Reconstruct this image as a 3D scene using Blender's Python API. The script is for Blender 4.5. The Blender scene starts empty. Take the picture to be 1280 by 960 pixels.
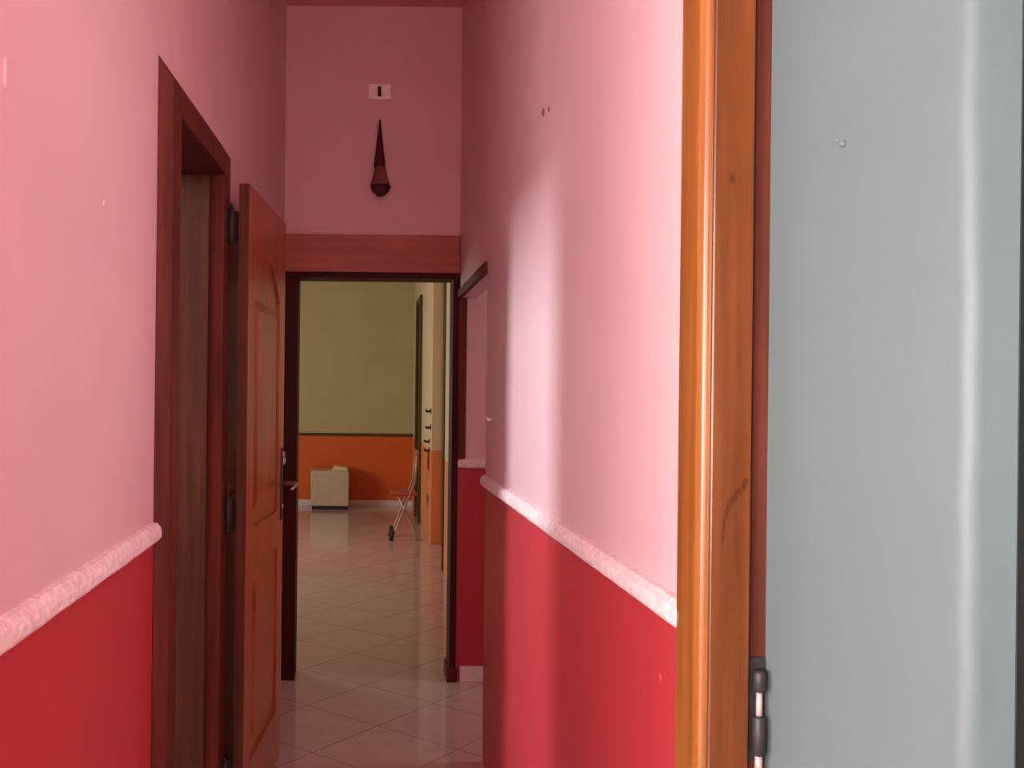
import bpy, bmesh, math, random
from mathutils import Vector, Matrix
random.seed(7)
SC = bpy.context.scene
COL = SC.collection
PI = math.pi

# ------------------------------------------------------------------ materials
def srgb(r, g, b):
    def f(c):
        c /= 255.0
        return c / 12.92 if c <= 0.04045 else ((c + 0.055) / 1.055) ** 2.4
    return (f(r), f(g), f(b), 1.0)

def base(name, rough=0.5, spec=0.5):
    m = bpy.data.materials.new(name); m.use_nodes = True
    nt = m.node_tree; b = nt.nodes['Principled BSDF']
    b.inputs['Roughness'].default_value = rough
    b.inputs['Specular IOR Level'].default_value = spec
    return m, nt, b

def noise(nt, vec, scale, detail=4, rough=0.55):
    n = nt.nodes.new('ShaderNodeTexNoise')
    n.inputs['Scale'].default_value = scale; n.inputs['Detail'].default_value = detail
    n.inputs['Roughness'].default_value = rough
    nt.links.new(vec, n.inputs['Vector'])
    return n.outputs['Fac']

def position(nt, scale=None):
    g = nt.nodes.new('ShaderNodeNewGeometry'); o = g.outputs['Position']
    if scale:
        mp = nt.nodes.new('ShaderNodeMapping'); mp.inputs['Scale'].default_value = scale
        nt.links.new(o, mp.inputs['Vector']); o = mp.outputs['Vector']
    return o

def ramp(nt, fac, stops):
    r = nt.nodes.new('ShaderNodeValToRGB'); e = r.color_ramp.elements
    e[0].position, e[0].color = stops[0]; e[1].position, e[1].color = stops[-1]
    for p, c in stops[1:-1]:
        k = e.new(p); k.color = c
    nt.links.new(fac, r.inputs['Fac'])
    return r.outputs['Color']

def mix(nt, fac, a, b):
    m = nt.nodes.new('ShaderNodeMix'); m.data_type = 'RGBA'
    for v, i in ((fac, 0), (a, 6), (b, 7)):
        if isinstance(v, (float, int, tuple)): m.inputs[i].default_value = v
        else: nt.links.new(v, m.inputs[i])
    return m.outputs[2]

def bump(nt, b, h, strength, dist=0.01):
    n = nt.nodes.new('ShaderNodeBump'); n.inputs['Strength'].default_value = strength
    n.inputs['Distance'].default_value = dist
    nt.links.new(h, n.inputs['Height']); nt.links.new(n.outputs['Normal'], b.inputs['Normal'])

def scalec(c, k): return (min(1, c[0]*k), min(1, c[1]*k), min(1, c[2]*k), 1)

def paint(name, up, low=None, zsplit=1.11, rough=0.4, spec=0.4, bstr=0.07, var=0.04):
    """Hand-brushed wall paint; with LOW, two coats that meet at the height of the dado rail."""
    m, nt, b = base(name, rough, spec)
    p = position(nt); n = noise(nt, p, 2.3, 3)
    cu = ramp(nt, n, [(0.3, scalec(up, 1-var)), (0.7, scalec(up, 1+var))])
    c = cu
    if low:
        cl = ramp(nt, n, [(0.3, scalec(low, 1-var)), (0.7, scalec(low, 1+var))])
        s = nt.nodes.new('ShaderNodeSeparateXYZ'); nt.links.new(p, s.inputs[0])
        t = nt.nodes.new('ShaderNodeMath'); t.operation = 'GREATER_THAN'; t.inputs[1].default_value = zsplit
        nt.links.new(s.outputs['Z'], t.inputs[0])
        c = mix(nt, t.outputs[0], cl, cu)
    nt.links.new(c, b.inputs['Base Color'])
    bump(nt, b, noise(nt, position(nt, (1, 1, .45)), 38, 5, .6), bstr, 0.004)
    return m

def wood(name, dark, light, rough=0.32, spec=0.5, grain=(38, 38, 2.0), knots=()):
    m, nt, b = base(name, rough, spec)
    v = position(nt, grain)
    n = noise(nt, v, 1.0, 5, .62)
    c = ramp(nt, n, [(0.28, dark), (0.72, light)])
    n2 = noise(nt, position(nt, (3, 3, .9)), 2.0, 2)
    c = mix(nt, ramp(nt, n2, [(0.45, (0, 0, 0, 1)), (0.8, (.45, .45, .45, 1))]), c, dark)
    for kx, kz, rx, rz in knots:
        mp = nt.nodes.new('ShaderNodeMapping'); mp.vector_type = 'TEXTURE'
        mp.inputs['Location'].default_value = (kx, 1.38, kz); mp.inputs['Scale'].default_value = (rx, .05, rz)
        nt.links.new(position(nt), mp.inputs['Vector'])
        ln = nt.nodes.new('ShaderNodeVectorMath'); ln.operation = 'LENGTH'; nt.links.new(mp.outputs['Vector'], ln.inputs[0])
        d_ = nt.nodes.new('ShaderNodeMath'); d_.operation = 'ADD'; nt.links.new(ln.outputs['Value'], d_.inputs[0])
        w_ = nt.nodes.new('ShaderNodeMath'); w_.operation = 'MULTIPLY'; w_.inputs[1].default_value = .6
        nt.links.new(n, w_.inputs[0]); nt.links.new(w_.outputs[0], d_.inputs[1])
        c = mix(nt, ramp(nt, d_.outputs[0], [(0.55, (.6, .6, .6, 1)), (1.0, (0, 0, 0, 1))]), c, scalec(dark, .4))
    nt.links.new(c, b.inputs['Base Color'])
    bump(nt, b, n, 0.08, 0.002)
    return m

def plain(name, col, rough=0.5, spec=0.5, metal=0.0, var=0.1, nscale=30):
    m, nt, b = base(name, rough, spec)
    c = ramp(nt, noise(nt, position(nt), nscale, 3), [(0.3, scalec(col, 1-var)), (0.7, scalec(col, 1+var))])
    nt.links.new(c, b.inputs['Base Color']); b.inputs['Metallic'].default_value = metal
    return m

PINK = (.68, .465, .475, 1); RED = (.43, .036, .046, 1)
M = {}
M['hall'] = paint('pink_over_red_gloss_paint', PINK, RED, 1.115, .42, .35)
M['farroom'] = paint('ochre_over_orange_paint', (.47, .43, .215, 1), (.66, .13, .022, 1), .935, .45, .35)
M['farside'] = paint('pale_over_tan_paint', (.62, .52, .33, 1), (.70, .25, .10, 1), .92, .4, .4)
M['grey'] = paint('grey_gloss_paint', (.108, .137, .132, 1), None, 0, .42, .25, .14, .03)
M['dark'] = paint('charcoal_shade_and_chip', (.15, .17, .16, 1), None, 0, .6, .2)  # dark tone standing in for an unlit room; also colours one paint chip
M['plaster'] = paint('off_white_plaster_paint', (.78, .74, .70, 1), None, 0, .6, .3)
M['ceil'] = paint('pink_ceiling_paint', (.62, .30, .32, 1), None, 0, .6, .2)
M['rail'] = plain('chalky_pink_white_rail', (.78, .64, .62, 1), .6, .3, 0, .18, 60)
M['oak'] = wood('varnished_orange_timber', srgb(76, 38, 16), srgb(118, 66, 29), .28, .5, (30, 30, 1.6), [(.536, 1.768, .008, .014), (.560, 1.332, .007, .010), (.556, 1.325, .007, .011), (.550, 1.317, .007, .012), (.5445, 1.309, .0065, .012), (.539, 1.303, .006, .012), (.535, 1.296, .006, .013), (.532, 1.285, .005, .016), (.529, 1.268, .0045, .018), (.527, 1.250, .004, .018)])
M['leafwood'] = wood('varnished_red_timber', srgb(118, 56, 28), srgb(176, 92, 50), .30, .5)
M['oak_lit'] = wood('lit_side_orange_timber', srgb(112, 62, 24), srgb(160, 98, 42), .28, .5, (30, 30, 1.6))  # frame timber lightened and yellowed so the casing's hall face looks brighter lit
M['dulledge'] = wood('dull_brown_timber', srgb(66, 44, 32), srgb(104, 68, 48), .6, .1)
M['redoak'] = wood('reddish_varnished_timber', srgb(66, 27, 18), srgb(100, 49, 34), .4, .35)
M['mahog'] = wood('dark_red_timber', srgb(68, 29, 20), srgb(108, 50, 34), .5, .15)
M['brown'] = wood('dark_brown_timber', srgb(52, 31, 21), srgb(86, 52, 34), .6, .1)
M['lintel'] = wood('red_brown_timber', srgb(146, 72, 52), srgb(176, 94, 68), .4, .4, (2, 30, 30))
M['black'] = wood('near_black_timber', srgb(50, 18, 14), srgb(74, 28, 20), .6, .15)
M['olive'] = wood('olive_brown_timber', srgb(60, 50, 20), srgb(96, 82, 40), .5, .3)
M['metal'] = plain('worn_steel', (.55, .50, .46, 1), .35, .5, .9)
M['iron'] = plain('dark_iron', (.035, .03, .027, 1), .5, .4, .3)
M['pin'] = plain('bare_metal_pin', (.48, .36, .31, 1), .35, .5, .3)
M['socket'] = plain('white_plastic', (.93, .88, .86, 1), .35)
M['hole'] = plain('black_void', (.02, .012, .012, 1), .7)
M['maroon'] = plain('dark_maroon', (.055, .010, .010, 1), .55, .3, 0, .3, 20)
M['clay'] = plain('dull_brown', (.20, .075, .055, 1), .6, .3, 0, .25, 25)
M['carton'] = plain('beige_card', (.55, .46, .30, 1), .7, .2, 0, .06, 9)
M['cartonlid'] = plain('pale_card', (.72, .56, .36, 1), .7, .2)
M['rubber'] = plain('black_rubber', (.02, .018, .016, 1), .6)
M['tube'] = plain('pale_tube', (.42, .32, .25, 1), .4, .4, .2)
M['redseat'] = plain('dull_red_seat', (.40, .085, .05, 1), .5)
M['tilebase'] = plain('white_skirting_tile', (.72, .68, .65, 1), .25, .5, 0, .05)

def tile_floor():
    m, nt, b = base('glossy_diagonal_tile', .16, .75)
    p = position(nt)
    mp = nt.nodes.new('ShaderNodeMapping'); mp.inputs['Rotation'].default_value = (0, 0, math.radians(40))
    mp.inputs['Location'].default_value = (.11, .07, 0)
    nt.links.new(p, mp.inputs['Vector'])
    br = nt.nodes.new('ShaderNodeTexBrick'); br.offset = 0.0; br.squash = 1.0
    br.inputs['Scale'].default_value = 1.0
    br.inputs['Brick Width'].default_value = .42; br.inputs['Row Height'].default_value = .42
    br.inputs['Mortar Size'].default_value = .0035; br.inputs['Mortar Smooth'].default_value = .3
    br.inputs['Color1'].default_value = (.56, .47, .42, 1); br.inputs['Color2'].default_value = (.53, .44, .39, 1)
    br.inputs['Mortar'].default_value = (.24, .17, .14, 1)
    nt.links.new(mp.outputs['Vector'], br.inputs['Vector'])
    n = noise(nt, p, 9, 5)
    c = mix(nt, ramp(nt, n, [(0.4, (0, 0, 0, 1)), (0.75, (.5, .5, .5, 1))]), br.outputs['Color'], (.44, .36, .31, 1))
    nt.links.new(c, b.inputs['Base Color'])
    nt.links.new(ramp(nt, n, [(0.3, (.08, .08, .08, 1)), (0.8, (.17, .17, .17, 1))]), b.inputs['Roughness'])
    return m
M['tile'] = tile_floor()

# ------------------------------------------------------------------ mesh helpers
class MB:
    def __init__(self): self.bm = bmesh.new()
    def prism(self, pts, z0, z1):
        """Vertical prism on a plan polygon."""
        bm = self.bm
        a = [bm.verts.new((x, y, z0)) for x, y in pts]; c = [bm.verts.new((x, y, z1)) for x, y in pts]
        n = len(pts)
        bm.faces.new(a[::-1]); bm.faces.new(c)
        for i in range(n): bm.faces.new((a[i], a[(i+1) % n], c[(i+1) % n], c[i]))
        return self
    def box(self, x0, x1, y0, y1, z0, z1):
        return self.prism([(x0, y0), (x1, y0), (x1, y1), (x0, y1)], z0, z1)
    def hull(self, ring_a, ring_b):
        """Solid between two rings of 3D points."""
        bm = self.bm
        a = [bm.verts.new(p) for p in ring_a]; c = [bm.verts.new(p) for p in ring_b]; n = len(a)
        bm.faces.new(a[::-1]); bm.faces.new(c)
        for i in range(n): bm.faces.new((a[i], a[(i+1) % n], c[(i+1) % n], c[i]))
        return self
    def sweep(self, rings):
        bm = self.bm
        R = [[bm.verts.new(p) for p in r] for r in rings]; n = len(R[0])
        bm.faces.new(R[0][::-1]); bm.faces.new(R[-1])
        for A, B in zip(R, R[1:]):
            for i in range(n): bm.faces.new((A[i], A[(i+1) % n], B[(i+1) % n], B[i]))
        return self
    def tube(self, pts, r, seg=12):
        pts = [Vector(p) for p in pts]; rings = []
        for i, p in enumerate(pts):
            d = (pts[min(i+1, len(pts)-1)] - pts[max(i-1, 0)]).normalized()
            up = Vector((0, 0, 1)) if abs(d.z) < .9 else Vector((0, 1, 0))
            u = d.cross(up).normalized(); v = d.cross(u)
            rr = r[i] if isinstance(r, (list, tuple)) else r
            rings.append([p + (u*math.cos(2*PI*k/seg) + v*math.sin(2*PI*k/seg))*rr for k in range(seg)])
        return self.sweep(rings)
    def lathe(self, c, prof, seg=24, sy=1.0):
        return self.sweep([[(c[0]+r*math.cos(2*PI*k/seg), c[1]+sy*r*math.sin(2*PI*k/seg), c[2]+z) for k in range(seg)] for r, z in prof])
    def build(self, name, mat, parent=None, bevel=0, smooth=False, segs=2):
        bmesh.ops.recalc_face_normals(self.bm, faces=self.bm.faces)
        me = bpy.data.meshes.new(name); self.bm.to_mesh(me); self.bm.free()
        me.materials.append(M[mat]); o = bpy.data.objects.new(name, me); COL.objects.link(o)
        if smooth:
            for p in me.polygons: p.use_smooth = True
        if bevel:
            b = o.modifiers.new('bevel', 'BEVEL'); b.width = bevel; b.segments = segs; b.limit_method = 'ANGLE'
        if parent: o.parent = parent; o.matrix_parent_inverse = parent.matrix_basis.inverted()
        return o

def tag(o, label=None, cat=None, kind=None, group=None):
    for k, v in (('label', label), ('category', cat), ('kind', kind), ('group', group)):
        if v: o[k] = v
    return o
def empty(name, loc=(0, 0, 0)):
    o = bpy.data.objects.new(name, None); o.location = loc; o.empty_display_size = .1; COL.objects.link(o)
    return o
def struct(o, label, cat): return tag(o, label, cat, 'structure')

# ------------------------------------------------------------------ plan (metres; y runs down the hall)
XR = .509; YE = 4.888; H = 3.43; T = .18
P0 = Vector((-.49, 2.31)); K = .0403
tv = Vector((K, 1)).normalized(); nv = Vector((tv.y, -tv.x))
def L(s, d):                      # s along the bent stretch of the left wall, d out into the hall
    p = P0 + tv*s + nv*d
    return (p.x, p.y)
SEND = (YE - 2.31) / tv.y
S0, S1, HEAD = .09, .712, 2.138   # left doorway
DT = -.20

# floor and ceiling
struct(MB().box(-4.5, 3.6, -3.2, 13.2, -.12, 0).build('floor', 'tile'), 'glossy beige tiled floor laid diagonally along the hall', 'floor')
struct(MB().box(-4.5, 3.6, -3.2, 13.2, H, H+.12).build('ceiling', 'ceil'), 'pink painted ceiling above the narrow hall', 'ceiling')

# left wall: straight near stretch, then bent stretch with a doorway
w = MB()
w.prism([(-.49, .90), (-.49, 2.31), (-.49+DT, 2.31), (-.49+DT, .90)], 0, H)
w.prism([L(0, 0), L(S0, 0), L(S0, DT), (-.49+DT, 2.31)], 0, H)
w.prism([L(S0, 0), L(S1, 0), L(S1, DT), L(S0, DT)], HEAD+.005, H)
w.prism([L(S1, 0), L(SEND, 0), L(SEND, DT), L(S1, DT)], 0, H)
wl = struct(w.build('wall_left', 'hall'), 'pink over red painted wall on the doorway side of the hall', 'wall')
# right wall: from the timber frame to the passage opening
PN, PF, PH = 3.82, YE, 1.946
DN, DF = .55, 1.40
w = MB()
w.box(XR, XR+T, -3.1, DN, 0, H)
w.box(XR, XR+.085, DN, DF+.03, 2.25, H)
w.box(XR, XR+.085, DF+.03, PN, 0, H)
w.box(XR, XR+.085, PN, PF, PH+.004, H)
wr = struct(w.build('wall_right', 'hall'), 'bright pink over red painted wall beside the orange timber frame', 'wall')
# end wall with the far doorway, running on past the side passage
JL, JR, EH = -.31, .475, 2.073
ET = .14
w = MB()
w.box(-1.2, JL-.012, YE, YE+ET, 0, H); w.box(JR+.012, 3.4, YE, YE+ET, 0, H)
w.box(JL-.012, JR+.012, YE, YE+ET, EH+.02, H)
we = struct(w.build('wall_back', 'hall'), 'shaded pink end wall above the far doorway', 'wall')

# small blemishes in the plaster
def blemish(name, c, rx, ry, rz, mat, parent):
    o = MB().lathe((0, 0, 0), [(rx*math.sin(PI*k/8)+1e-4, -rz*math.cos(PI*k/8)) for k in range(9)], 12, ry/rx).build(name, mat, parent, smooth=True)
    o.location = c; return o
blemish('paint_blister', (-.489, 1.315, 1.45+.435), .003, .005, .022, 'hall', wl)
blemish('paint_blister', (-.489, 1.83, 1.45+.36), .002, .006, .007, 'hall', wl)
blemish('nail_hole', (XR-.001, 2.68, 2.245), .004, .010, .012, 'clay', wr)
blemish('nail_hole', (XR-.001, 2.60, 2.23), .004, .007, .007, 'clay', wr)
blemish('paint_blister', (XR-.001, 1.60, .985), .002, .005, .008, 'hall', wr)

# dado rails (rounded plaster moulding)
RZ, RH, RP = 1.093, .047, .022
def rail(name, pts2, n2, mat, label, z=RZ, h=RH, p=RP):
    prof = [(0, 0), (.55*p, .02*h), (.92*p, .22*h), (p, .5*h), (.92*p, .74*h), (.5*p, .96*h), (0, h)]
    n = max(2, int((Vector(pts2[1])-Vector(pts2[0])).length/.05))
    rings = []
    for i in range(n+1):
        q = Vector(pts2[0]).lerp(Vector(pts2[1]), i/n)
        rings.append([(q.x+n2[0]*(d+random.uniform(-.0009, .0009)*(d > 0)), q.y+n2[1]*d, z+zz+random.uniform(-.0008, .0008)) for d, zz in prof])
    return struct(MB().sweep(rings).build(name, mat, smooth=False), label, 'dado rail')
rail('trim_1', ((-.49, .80), (-.49, 2.308)), (1, 0), 'rail', 'pale plaster dado rail along the wall left of the dark doorway')
rail('trim_2', ((XR, 1.47), (XR, PN)), (-1, 0), 'rail', 'pale plaster dado rail along the bright pink wall by the orange frame')
rail('trim_3', ((JR+.03, YE), (3.3, YE)), (0, -1), 'rail', 'short pale dado rail on the recessed wall beside the far doorway', z=1.085)
rail('trim_4', (L(.86, 0), L(SEND-.01, 0)), (nv.x, nv.y), 'rail', 'pale plaster dado rail behind the open door leaf')
struct(MB().box(JR+.055, 3.3, YE-.012, YE, 0, .078).build('baseboard_back', 'tilebase', bevel=.002), 'white tile baseboard under the red wall beside the far doorway', 'baseboard')

# ------------------------------------------------------------------ door_1: dark doorway in the left wall, leaf folded back along the wall
d1 = struct(empty('door_1', (-.45, 2.7, 0)), 'dark doorway with its varnished door leaf folded back along the wall', 'door')
CP = .035
ZT, ZR, ZB = 1.45+.8155, 1.45+.762, HEAD+.006
# near side casing: bevelled board
def lp(s, d, z): x, y = L(s, d); return (x, y, z)
cas = MB()
sec = [(-.002, 0), (.02, CP), (.105, CP), (.105, 0)]
cas.hull([lp(s, d, 0) for s, d in sec], [lp(s, d, (ZT, ZR, ZB, ZB)[i]) for i, (s, d) in enumerate(sec)])
cas.build('casing', 'mahog', d1, bevel=.003)
cas = MB()
A = [lp(-.002, 0, ZT), lp(.02, CP, ZR), lp(.105, CP, ZB), lp(.105, 0, ZB)]
B = [lp(S1+.108, 0, ZT), lp(S1+.096, CP, ZR), lp(S1+.002, CP, ZB), lp(S1+.002, 0, ZB)]
cas.hull(A, B).build('casing', 'mahog', d1, bevel=.002)
cas = MB()
sec = [(S1+.002, 0), (S1+.002, CP), (S1+.096, CP), (S1+.108, 0)]
cas.hull([lp(s, d, 0) for s, d in sec], [lp(s, d, (ZB, ZB, ZR, ZT)[i]) for i, (s, d) in enumerate(sec)])
cas.build('casing', 'mahog', d1, bevel=.003)
# jamb linings: stop on the room side, rebate on the hall side
jm = MB()
jm.prism([L(S1-.018, -.010), L(S1-.018, DT-.01), L(S1+.002, DT-.01), L(S1+.002, -.010)], 0, HEAD)
jm.build('jamb', 'brown', d1, bevel=.003)
MB().prism([L(S1-.004, CP-.002), L(S1-.004, -.012), L(S1+.004, -.012), L(S1+.004, CP-.002)], 0, HEAD).build('rebate', 'mahog', d1, bevel=.001)
MB().prism([L(S0+.02, -.004), L(S0+.02, DT-.01), L(S0, DT-.01), L(S0, -.004)], 0, HEAD).build('jamb', 'brown', d1, bevel=.003)
MB().prism([L(S0, CP-.004), L(S1, CP-.004), L(S1, DT-.01), L(S0, DT-.01)], HEAD, HEAD+.005).build('head_lining', 'black', d1)  # near-black sheet: underside shade of the head put into its colour
# leaf
lf = empty('door_leaf', (-.3585, 3.10, 0)); lf.parent = d1; lf.matrix_parent_inverse = d1.matrix_basis.inverted()
A0 = Vector((-.3585, 3.10)); A1 = Vector((-.297, 3.83))
ld = (A1-A0).normalized(); ln = Vector((ld.y, -ld.x)); LW = (A1-A0).length; LT = .034
def F(s, d, z): p = A0 + ld*s + ln*d; return (p.x, p.y, z)
def fbox(mb, s0, s1, d0, d1_, z0, z1):
    mb.hull([F(s0, d0, z0), F(s1, d0, z0), F(s1, d1_, z0), F(s0, d1_, z0)], [F(s0, d0, z1), F(s1, d0, z1), F(s1, d1_, z1), F(s0, d1_, z1)])
LZ0, LZ1 = .012, 2.13
core = MB(); fbox(core, .02, LW-.02, -LT+.008, -.010, LZ0+.02, LZ1-.02)
frame = MB()
SW = .115
fbox(frame, 0, SW, -LT, 0, LZ0, LZ1); fbox(frame, LW-SW, LW, -LT, 0, LZ0, LZ1)
for z0, z1 in ((LZ0, .22), (.86, 1.0), (1.93, LZ1)): fbox(frame, SW, LW-SW, -LT, 0, z0, z1)
# arched spandrels in the upper panel
n = 14; pw = LW-2*SW
for i in range(n):
    s0, s1 = SW+pw*i/n, SW+pw*(i+1)/n
    f = lambda s: 1.93-.13*((2*(s-SW)/pw-1)**2)
    frame.hull([F(s0, -LT+.002, f(s0)), F(s1, -LT+.002, f(s1)), F(s1, -.001, f(s1)), F(s0, -.001, f(s0))],
               [F(s0, -LT+.002, 1.935), F(s1, -LT+.002, 1.935), F(s1, -.001, 1.935), F(s0, -.001, 1.935)])
frame.build('leaf_frame', 'leafwood', lf)
core.build('leaf_core', 'leafwood', lf)
st = MB(); fbox(st, -.0025, .0005, -LT+.001, -.001, LZ0, LZ1-.001)
st.build('edge_strip', 'dulledge', lf)
for z0, z1 in ((.27, .81), (1.05, 1.77)):
    pn = MB(); a, b_ = SW+.035, LW-SW-.035; i = .035
    pn.hull([F(a, -.010, z0), F(b_, -.010, z0), F(b_, -.010, z1), F(a, -.010, z1)],
            [F(a+i, -.001, z0+i), F(b_-i, -.001, z0+i), F(b_-i, -.001, z1-i), F(a+i, -.001, z1-i)])
    pn.build('raised_panel', 'leafwood', lf)
# lever handle, lock plate and keyhole near the free edge
pl = MB(); fbox(pl, LW-.062, LW-.022, 0, .004, .955, 1.24)
pl.build('lock_plate', 'iron', lf, bevel=.002)
MB().tube([F(LW-.042, .003, 1.10), F(LW-.042, .052, 1.10), F(LW-.048, .060, 1.099), F(LW-.075, .062, 1.094), F(LW-.16, .060, 1.088)], [.009, .008, .008, .0075, .006]).build('lever_handle', 'metal', lf, smooth=True)
MB().tube([F(LW-.042, .003, 1.212), F(LW-.042, .012, 1.212)], .013).build('lock_cylinder', 'pin', lf, smooth=True)
MB().tube([F(LW-.042, .003, 1.01), F(LW-.042, .008, 1.01)], .009).build('keyhole', 'metal', lf, smooth=True)
# hinges between jamb and leaf
for z in (1.99, 1.06, .22):
    hp = L(S1+.045, CP+.012)
    MB().tube([(hp[0], hp[1], z-.055), (hp[0], hp[1], z+.055)], .010).tube([(hp[0], hp[1], z+.055), (hp[0], hp[1], z+.066)], [.007, .004]).build('hinge', 'iron', lf, smooth=True)
    hm = MB(); hm.prism([L(S1+.045, CP+.001), (A0.x-.03, A0.y+.02), (A0.x-.033, A0.y+.021), L(S1+.03, CP)], z-.05, z+.05)
    hm.build('hinge_leaf', 'iron', lf)

# ------------------------------------------------------------------ door_2: orange timber frame in the right wall
d2 = struct(empty('door_2', (.54, 1.4, 0)), 'bright orange varnished timber door frame between pink and grey walls', 'door')
# casing on the hall face with a rounded inner arris
MB().prism([(XR, 1.474), (XR-.012, 1.476), (XR-.019, 1.470), (XR-.0195, 1.392), (XR-.014, 1.383), (XR-.006, 1.380), (XR, 1.382)], 0, 2.33).build('casing', 'oak_lit', d2, bevel=.003)
MB().prism([(XR-.001, 1.3835), (XR+.059, 1.3835), (XR+.059, 1.43), (XR-.001, 1.43)], 0, 2.25).build('jamb', 'oak', d2, bevel=.0035)
MB().prism([(XR+.0585, 1.399), (XR+.092, 1.399), (XR+.092, 1.43), (XR+.0585, 1.43)], 0, 2.25).build('rebate', 'redoak', d2, bevel=.002)
MB().box(XR-.019, XR+.09, DN, 1.43, 2.25, 2.33).build('head_lining', 'oak', d2, bevel=.003)
MB().box(XR-.019, XR+.09, DN-.06, DN+.03, 0, 2.33).build('jamb', 'oak', d2, bevel=.003)
for zc in (1.0, 2.14, .25):
    hg = empty('hinge', (XR+.075, 1.386, zc)); hg.parent = d2; hg.matrix_parent_inverse = d2.matrix_basis.inverted()
    hx, hy = XR+.0745, 1.386
    MB().prism([(hx-.012, 1.396), (hx+.012, 1.396), (hx+.012, 1.400), (hx-.012, 1.400)], zc-.075, zc+.075).build('hinge_plate', 'iron', hg)
    for z0, z1 in ((.030, .060), (-.062, -.006)):
        MB().lathe((hx, hy, zc), [(.006, z0-.002), (.0095, z0), (.0095, z1-.004), (.006, z1)], 14).build('knuckle', 'iron', hg, smooth=True)
    MB().lathe((hx, hy, zc), [(.0045, -.012), (.0045, .034)], 12).build('hinge_pin', 'pin', hg, smooth=True)
    MB().lathe((hx, hy, zc), [(.0055, -.090), (.0055, -.062)], 12).build('hinge_pin', 'pin', hg, smooth=True)

# ------------------------------------------------------------------ grey rounded wall end seen through that frame
g0 = Vector((.588, 1.418)); g1 = Vector((.724, 1.135)); g2 = Vector((.784, 1.132))
gp = []
gd = (g1-g0).normalized()
pts = [g0]
r = .020
a_ = g1 - gd*r; b2 = g1 + (g2-g1).normalized()*r
pts.append(a_)
for i in range(1, 8):
    t = i/8; pts.append(a_*(1-t)**2 + g1*2*t*(1-t) + b2*t*t)
pts += [b2, g2 - Vector((.006, 0)), g2 + Vector((0, .006)), Vector((.80, 1.43)), Vector((.70, 1.52)), Vector((.594, 1.52))]
w = MB()
def jit(p, z, i):
    if 1 <= i <= len(pts)-7:
        k = .0012*math.sin(z*5.3+.6)+.0008*math.sin(z*13.1)+.0006*math.sin(z*41)
        return (p.x+k, p.y-k*.8, z)
    return (p.x, p.y, z)
nz = 150
w.sweep([[jit(p, H*j/nz, i) for i, p in enumerate(pts)] for j in range(nz+1)])
wp = struct(w.build('wall_pier', 'grey', smooth=False), 'glossy grey painted wall with a rounded corner beside the orange timber frame', 'wall')
for pgn in wp.data.polygons: pgn.use_smooth = abs(pgn.normal.z) < .5
e = wp.modifiers.new('split', 'EDGE_SPLIT'); e.split_angle = math.radians(35)
q = g0.lerp(g1, .45)
blemish('paint_chip', (q.x-.001, q.y-.001, 1.45+.345), .006, .004, .005, 'grey', wp)
blemish('paint_chip', (q.x-.0045, q.y+.0085, 1.45+.352), .004, .003, .003, 'dark', wp)
# the room behind it; its darkness is put into the wall colour
w = MB()
w.box(2.6, 2.75, -.3, 3.1, 0, H); w.box(2.6, 2.75, -2.85, -1.7, 0, H); w.box(2.6, 2.75, -1.7, -.3, 0, .7); w.box(2.6, 2.75, -1.7, -.3, 2.7, H); w.box(XR+.085, 2.6, 3.0, 3.1, 0, H); w.box(XR+T, 2.6, -2.85, -2.7, 0, H)
struct(w.build('wall_side', 'dark'), 'wall of the room past the grey corner, coloured dark as if unlit', 'wall')

# ------------------------------------------------------------------ door_3: far doorway
d3 = struct(empty('door_3', (.08, YE, 0)), 'far doorway with a broad brown lintel opening to the ochre room', 'door')
MB().box(-.384, XR-.001, YE-.030, YE, EH, 2.262).build('lintel', 'lintel', d3, bevel=.003)
MB().box(-.384, XR-.001, YE-.020, YE+ET+.01, EH-.028, EH-.001).build('head_lining', 'black', d3, bevel=.002)
MB().box(-.384, JL, YE-.022, YE+ET+.01, 0, EH-.028).build('jamb', 'black', d3, bevel=.002)
MB().box(JR, XR-.001, YE-.022, YE+ET+.01, .075, EH-.028).build('jamb', 'black', d3, bevel=.002)
MB().box(JR-.012, XR+.004, YE-.030, YE+ET+.01, 0, .075).build('plinth_block', 'mahog', d3, bevel=.002)

# ------------------------------------------------------------------ door_4: thin casing over the side passage, dark strip at its corner
d4 = struct(empty('door_4', (XR, 4.1, 0)), 'side passage opening with thin brown timber over it before the far doorway', 'door')
MB().box(XR-.012, XR+.010, PN+.002, YE-.002, PH, PH+.042).build('casing', 'mahog', d4, bevel=.002)
MB().box(XR-.006, XR+.036, YE-.035, YE, 1.135, PH).build('casing', 'mahog', d4, bevel=.002)  # narrow dark red-brown strip from the dado rail up to the head
hk = MB().tube([(XR, 3.66, 1.365), (XR-.014, 3.66, 1.362), (XR-.018, 3.66, 1.372)], .006).build('wall_hook', 'socket', smooth=True)
tag(hk, 'tiny pale hook on the pink wall above the dado rail by the side passage', 'hook')
# passage shell
w = MB(); w.box(3.3, 3.4, 3.1, YE, 0, H); w.box(XR+.085, 3.4, 3.1, 3.2, 0, H)
struct(w.build('wall_passage', 'hall'), 'pink wall closing the side passage', 'wall')

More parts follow.
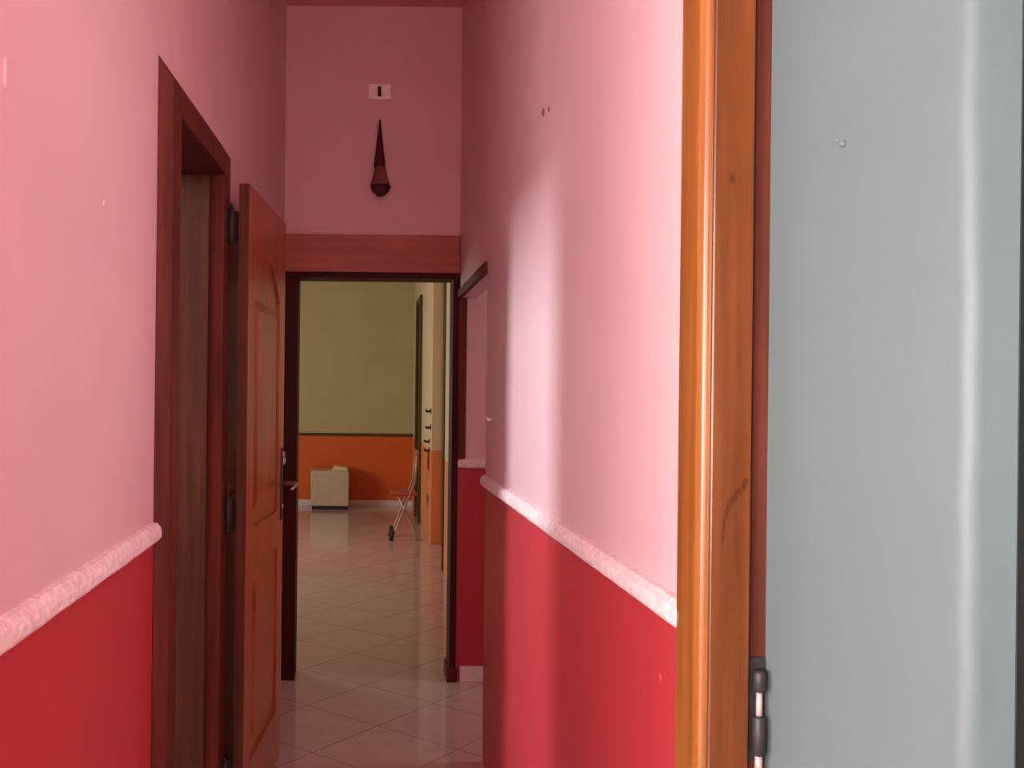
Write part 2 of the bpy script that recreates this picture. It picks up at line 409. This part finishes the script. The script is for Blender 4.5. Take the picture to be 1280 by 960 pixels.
# ------------------------------------------------------------------ end wall fittings
so = tag(empty('outlet_box', (.0905, YE, 2.98)), 'small white outlet plate with a dark slot high on the shaded end wall', 'outlet')
cx, cz = .0905, 1.45+(494-115)/1200*YE
MB().box(cx-.058, cx+.058, YE-.012, YE, cz-.040, cz+.040).build('plate', 'socket', so, bevel=.005)
MB().box(cx-.009, cx+.009, YE-.014, YE-.002, cz-.026, cz+.026).build('slot', 'hole', so, bevel=.002)
to = tag(empty('hanging_ornament', (.1, YE-.05, 2.5)), 'dark teardrop shaped ornament hanging on the shaded end wall', 'ornament')
zt = 1.45+(494-152)/1200*YE; zb = 1.45+(494-248)/1200*YE; hh = zt-zb; cx = .094
MB().lathe((cx, YE-.042, zb), [(.002, hh), (.006, hh*.93), (.012, hh*.8), (.019, hh*.62), (.026, hh*.48), (.029, hh*.40), (.027, hh*.36)], 20, .7).build('stem', 'maroon', to, smooth=True)
MB().lathe((cx+.004, YE-.047, zb), [(.026, hh*.39), (.034, hh*.28), (.045, hh*.19), (.050, hh*.145)], 20, .8).build('bulb', 'clay', to, smooth=True)
MB().lathe((cx+.006, YE-.047, zb), [(.050, hh*.145), (.052, hh*.12), (.040, hh*.06), (.018, hh*.015), (.003, 0)], 20, .8).build('tip', 'maroon', to, smooth=True)
MB().tube([(cx, YE, zt+.004), (cx, YE-.042, zt-.004)], .004).build('nail', 'iron', to)

# ------------------------------------------------------------------ far room
YF = 12.6; XF = .72; FR = .925
struct(MB().box(-3.6, 1.6, YF, YF+.15, 0, H).build('wall_far', 'farroom'), 'ochre over orange painted wall at the back of the far room', 'wall')
struct(MB().box(-3.6, XF, YF-.014, YF, FR-.012, FR+.026).build('trim_5', 'olive', bevel=.003), 'dark brown strip between ochre and orange on the far wall', 'dado rail')
struct(MB().box(-3.6, XF, YF-.012, YF, 0, .075).build('baseboard_far', 'tilebase', bevel=.002), 'tile baseboard along the orange wall of the far room', 'baseboard')
w = MB(); w.box(-3.6, -3.45, YE+ET, 7.6, 0, H); w.box(-3.6, -3.45, 9.8, YF, 0, H); w.box(-3.6, -3.45, 7.6, 9.8, 0, .9); w.box(-3.6, -3.45, 7.6, 9.8, 2.3, H)
w.box(-3.6, -1.2, YE, YE+ET, 0, H)
struct(w.build('wall_far_left', 'farroom'), 'ochre over orange wall on the window side of the far room', 'wall')
w = MB()
w.box(XF, XF+.2, YE+ET, 8.0, 0, H)
w.box(XF+.12, XF+.25, 8.0, 9.35, 0, H)
w.box(XF, XF+.2, 9.35, 10.94, 0, H)
w.box(XF, XF+.2, 11.66, YF, 0, H)
w.box(XF+.2, XF+.3, 10.8, 11.8, 0, H)
w.box(XF, XF+.2, 10.94, 11.66, 2.56, H)
struct(w.build('wall_far_right', 'farside'), 'pale over tan wall with recesses along the far room', 'wall')
d5 = struct(empty('door_5', (XF, 11.4, 0)), 'dark narrow door in the side wall near the back of the far room', 'door')
MB().box(XF-.03, XF+.1, 10.90, 10.98, 0, 2.60).build('casing', 'olive', d5, bevel=.004)
MB().box(XF-.03, XF+.1, 11.62, 11.70, 0, 2.60).build('casing', 'olive', d5, bevel=.004)
MB().box(XF-.03, XF+.1, 10.98, 11.62, 2.52, 2.60).build('casing', 'olive', d5, bevel=.004)
dl = MB(); dl.box(XF+.03, XF+.07, 10.98, 11.62, .01, 2.52)
for z0, z1 in ((.25, 1.0), (1.2, 2.15)): dl.box(XF+.022, XF+.032, 11.10, 11.50, z0, z1)
dl.build('door_leaf', 'olive', d5, bevel=.004)
d6 = struct(empty('door_6', (XF, 8.6, 0)), 'recessed opening edged in olive brown in the side wall of the far room', 'door')
MB().box(XF-.012, XF+.06, 7.95, 8.02, 0, H-.01).build('casing', 'olive', d6, bevel=.003)
MB().box(XF+.10, XF+.118, 9.325, 9.348, 0, H-.01).build('casing', 'olive', d6, bevel=.003)
# row of dark pegs down the edge of that recess
for i, (yy, z, lab) in enumerate(((512, 1.30, 'topmost of the dark wall hooks on the pale side wall of the far room'), (532, 1.14, 'second dark wall hook from the top on the pale side wall of the far room'),
                     (550, .995, 'third dark wall hook from the top, just above the tan paint of the far room'), (561, .905, 'lowest of the dark wall hooks on the side wall of the far room'))):
    y = 9.46 if i < 2 else 9.62
    o = MB().tube([(XF, y, z), (XF-.045, y, z-.004), (XF-.055, y, z+.014)], .012, 10).box(XF-.006, XF, y-.03, y+.03, z-.03, z+.03).build('wall_hook', 'iron')
    tag(o, lab, 'hook', None, 'dark hooks on the far side wall')

# box by the far wall
bx = tag(empty('cardboard_box', (-.348, 12.32, 0)), 'square beige box standing on the floor against the orange far wall', 'box')
MB().box(-.588, -.108, 12.12, 12.50, .045, .488).build('body', 'carton', bx, bevel=.012)
MB().box(-.575, -.12, 12.14, 12.49, 0, .046).build('base', 'hole', bx)  # black inset foot stands in for the shadow under the box
MB().hull([(-.33, 12.16, .487), (-.12, 12.16, .487), (-.12, 12.48, .487), (-.33, 12.48, .487)], [(-.30, 12.18, .545), (-.13, 12.18, .530), (-.13, 12.46, .530), (-.30, 12.46, .545)]).build('flap', 'cartonlid', bx, bevel=.006)

# folding chair near the side wall of the far room
fc = tag(empty('folding_chair', (.45, 9.75, 0)), 'slender folding chair standing near the side wall of the far room', 'chair')
for y in (9.60, 9.92):
    MB().tube([(.345, y, .0), (.37, y, .06), (.585, y, .62)], .011).build('leg', 'tube', fc, smooth=True)
    MB().tube([(.60, y+.02, .0), (.595, y+.02, .05), (.40, y+.02, .47)], .011).build('leg', 'tube', fc, smooth=True)
    MB().tube([(.343, y, 0), (.353, y, .105)], [.022, .018]).build('foot', 'rubber', fc, smooth=True)
    MB().tube([(.57, y, .56), (.60, y, .90)], .011).build('back_post', 'tube', fc, smooth=True)
MB().box(.34, .60, 9.59, 9.93, .45, .475).build('seat', 'redseat', fc, bevel=.01)
MB().box(.585, .605, 9.59, 9.93, .72, .90).build('backrest', 'redseat', fc, bevel=.006)

# ------------------------------------------------------------------ shells of the side room and of the space behind the camera
def window(name, label, axis, at, a0, a1, z0, z1, t=.15):
    w = empty(name, (0, 0, 0)); struct(w, label, 'window')
    def bar(u0, u1, v0, v1):
        m = MB()
        if axis == 'x': m.box(at-t/2, at+t/2, u0, u1, v0, v1)
        else: m.box(u0, u1, at-t/2, at+t/2, v0, v1)
        m.build('window_frame', 'plaster', w)
    bar(a0, a0+.05, z0, z1); bar(a1-.05, a1, z0, z1); bar(a0+.05, a1-.05, z0, z0+.05); bar(a0+.05, a1-.05, z1-.05, z1)
LX = -3.3
WA, WB, WZ0, WZ1 = 1.95, 2.6, 2.1, 3.38
w = MB()
w.box(LX-.15, LX, .8, WA, 0, H); w.box(LX-.15, LX, WB, YE, 0, H); w.box(LX-.15, LX, WA, WB, 0, WZ0); w.box(LX-.15, LX, WA, WB, WZ1, H)
w.box(LX, -2.75, .8, .9, 0, H); w.box(LX, -1.2, YE, YE+ET, 0, H)
struct(w.build('wall_bedroom', 'plaster'), 'pale plaster wall of the side room behind the dark doorway', 'wall')
window('window_1', 'high window of the side room behind the dark doorway', 'x', LX-.075, WA, WB, WZ0, WZ1)
w = MB()
BX = -2.6; BY = -2.7; WX0, WX1 = -2.45, -1.5
w.box(BX-.15, BX, BY, -2.2, 0, H); w.box(BX-.15, BX, -.2, .9, 0, H); w.box(BX-.15, BX, -2.2, -.2, 0, .6); w.box(BX-.15, BX, -2.2, -.2, 2.6, H)
w.box(BX, -.49, .78, .90, 0, H)
w.box(BX-.15, WX0, BY-.15, BY, 0, H); w.box(WX1, XR+T, BY-.15, BY, 0, H); w.box(WX0, WX1, BY-.15, BY, 0, .6); w.box(WX0, WX1, BY-.15, BY, 2.6, H)
struct(w.build('wall_front', 'hall'), 'pink over red wall behind the camera position', 'wall')
window('window_2', 'wide window in the end wall of the near room', 'y', BY-.075, WX0, WX1, .6, 2.6)
window('window_4', 'wide window in the side wall of the near room', 'x', BX-.075, -2.2, -.2, .6, 2.6)
window('window_added', 'added window of the dark-walled room past the grey corner', 'x', 2.675, -1.7, -.3, .7, 2.7)  # unseen window added to go with the right-room fill light
window('window_3', 'window of the far ochre room', 'x', -3.525, 7.6, 9.8, .9, 2.3)

# ------------------------------------------------------------------ light: daylight through the windows, plus an added right-room fill
def area(name, loc, rot, sx, sy, watts, col):
    l = bpy.data.lights.new(name, 'AREA'); l.shape = 'RECTANGLE'; l.size = sx; l.size_y = sy; l.energy = watts; l.color = col
    o = bpy.data.objects.new(name, l); o.location = loc; o.rotation_euler = rot; COL.objects.link(o); return o
area('daylight_near', ((WX0+WX1)/2, BY-.12, 1.6), (PI/2, 0, 0), .95, 1.9, 330, (.95, .98, 1.0))
area('daylight_near_side', (BX-.12, -1.2, 1.6), (0, -PI/2, 0), 1.9, 1.9, 380, (.95, .98, 1.0))
area('fill_right_room', (2.72, -1.0, 1.7), (0, PI/2, 0), 1.9, 1.3, 85, (.95, .98, 1.0))  # added fill that whitens the left hall wall through the timber frame
area('daylight_side_room', (LX-.12, (WA+WB)/2, (WZ0+WZ1)/2), (0, -PI/2, 0), 1.15, .55, 230, (.86, .92, 1.0))
area('daylight_far_room', (-3.56, 8.7, 1.6), (0, -PI/2, 0), 1.3, 2.1, 100, (1.0, .98, .86))
area('daylight_passage', (3.2, 4.2, 1.9), (0, PI/2, 0), 1.2, .8, 20, (1.0, .97, .95))
wd = bpy.data.worlds.new('world'); SC.world = wd; wd.use_nodes = True
wd.node_tree.nodes['Background'].inputs[0].default_value = (.75, .85, 1, 1)
wd.node_tree.nodes['Background'].inputs[1].default_value = .4

# ------------------------------------------------------------------ camera: off-centre crop of a level picture
cd = bpy.data.cameras.new('camera'); cam = bpy.data.objects.new('camera', cd); COL.objects.link(cam)
cd.sensor_width = 36; cd.sensor_fit = 'HORIZONTAL'; cd.lens = 1200/1280*36; cd.clip_start = .02
cd.shift_x = (640-448)/1280; cd.shift_y = (494-480)/1280
cam.location = (0, 0, 1.45)
cam.rotation_euler = (Matrix.Rotation(PI/2, 3, 'X') @ Matrix.Rotation(math.radians(.63), 3, 'Z')).to_euler()
SC.camera = cam
SC.view_settings.view_transform = 'Standard'; SC.view_settings.look = 'None'
SC.view_settings.gamma = 1; SC.view_settings.use_curve_mapping = False
SC.view_settings.exposure = -0.1
SC.cycles.max_bounces = 12; SC.cycles.diffuse_bounces = 8
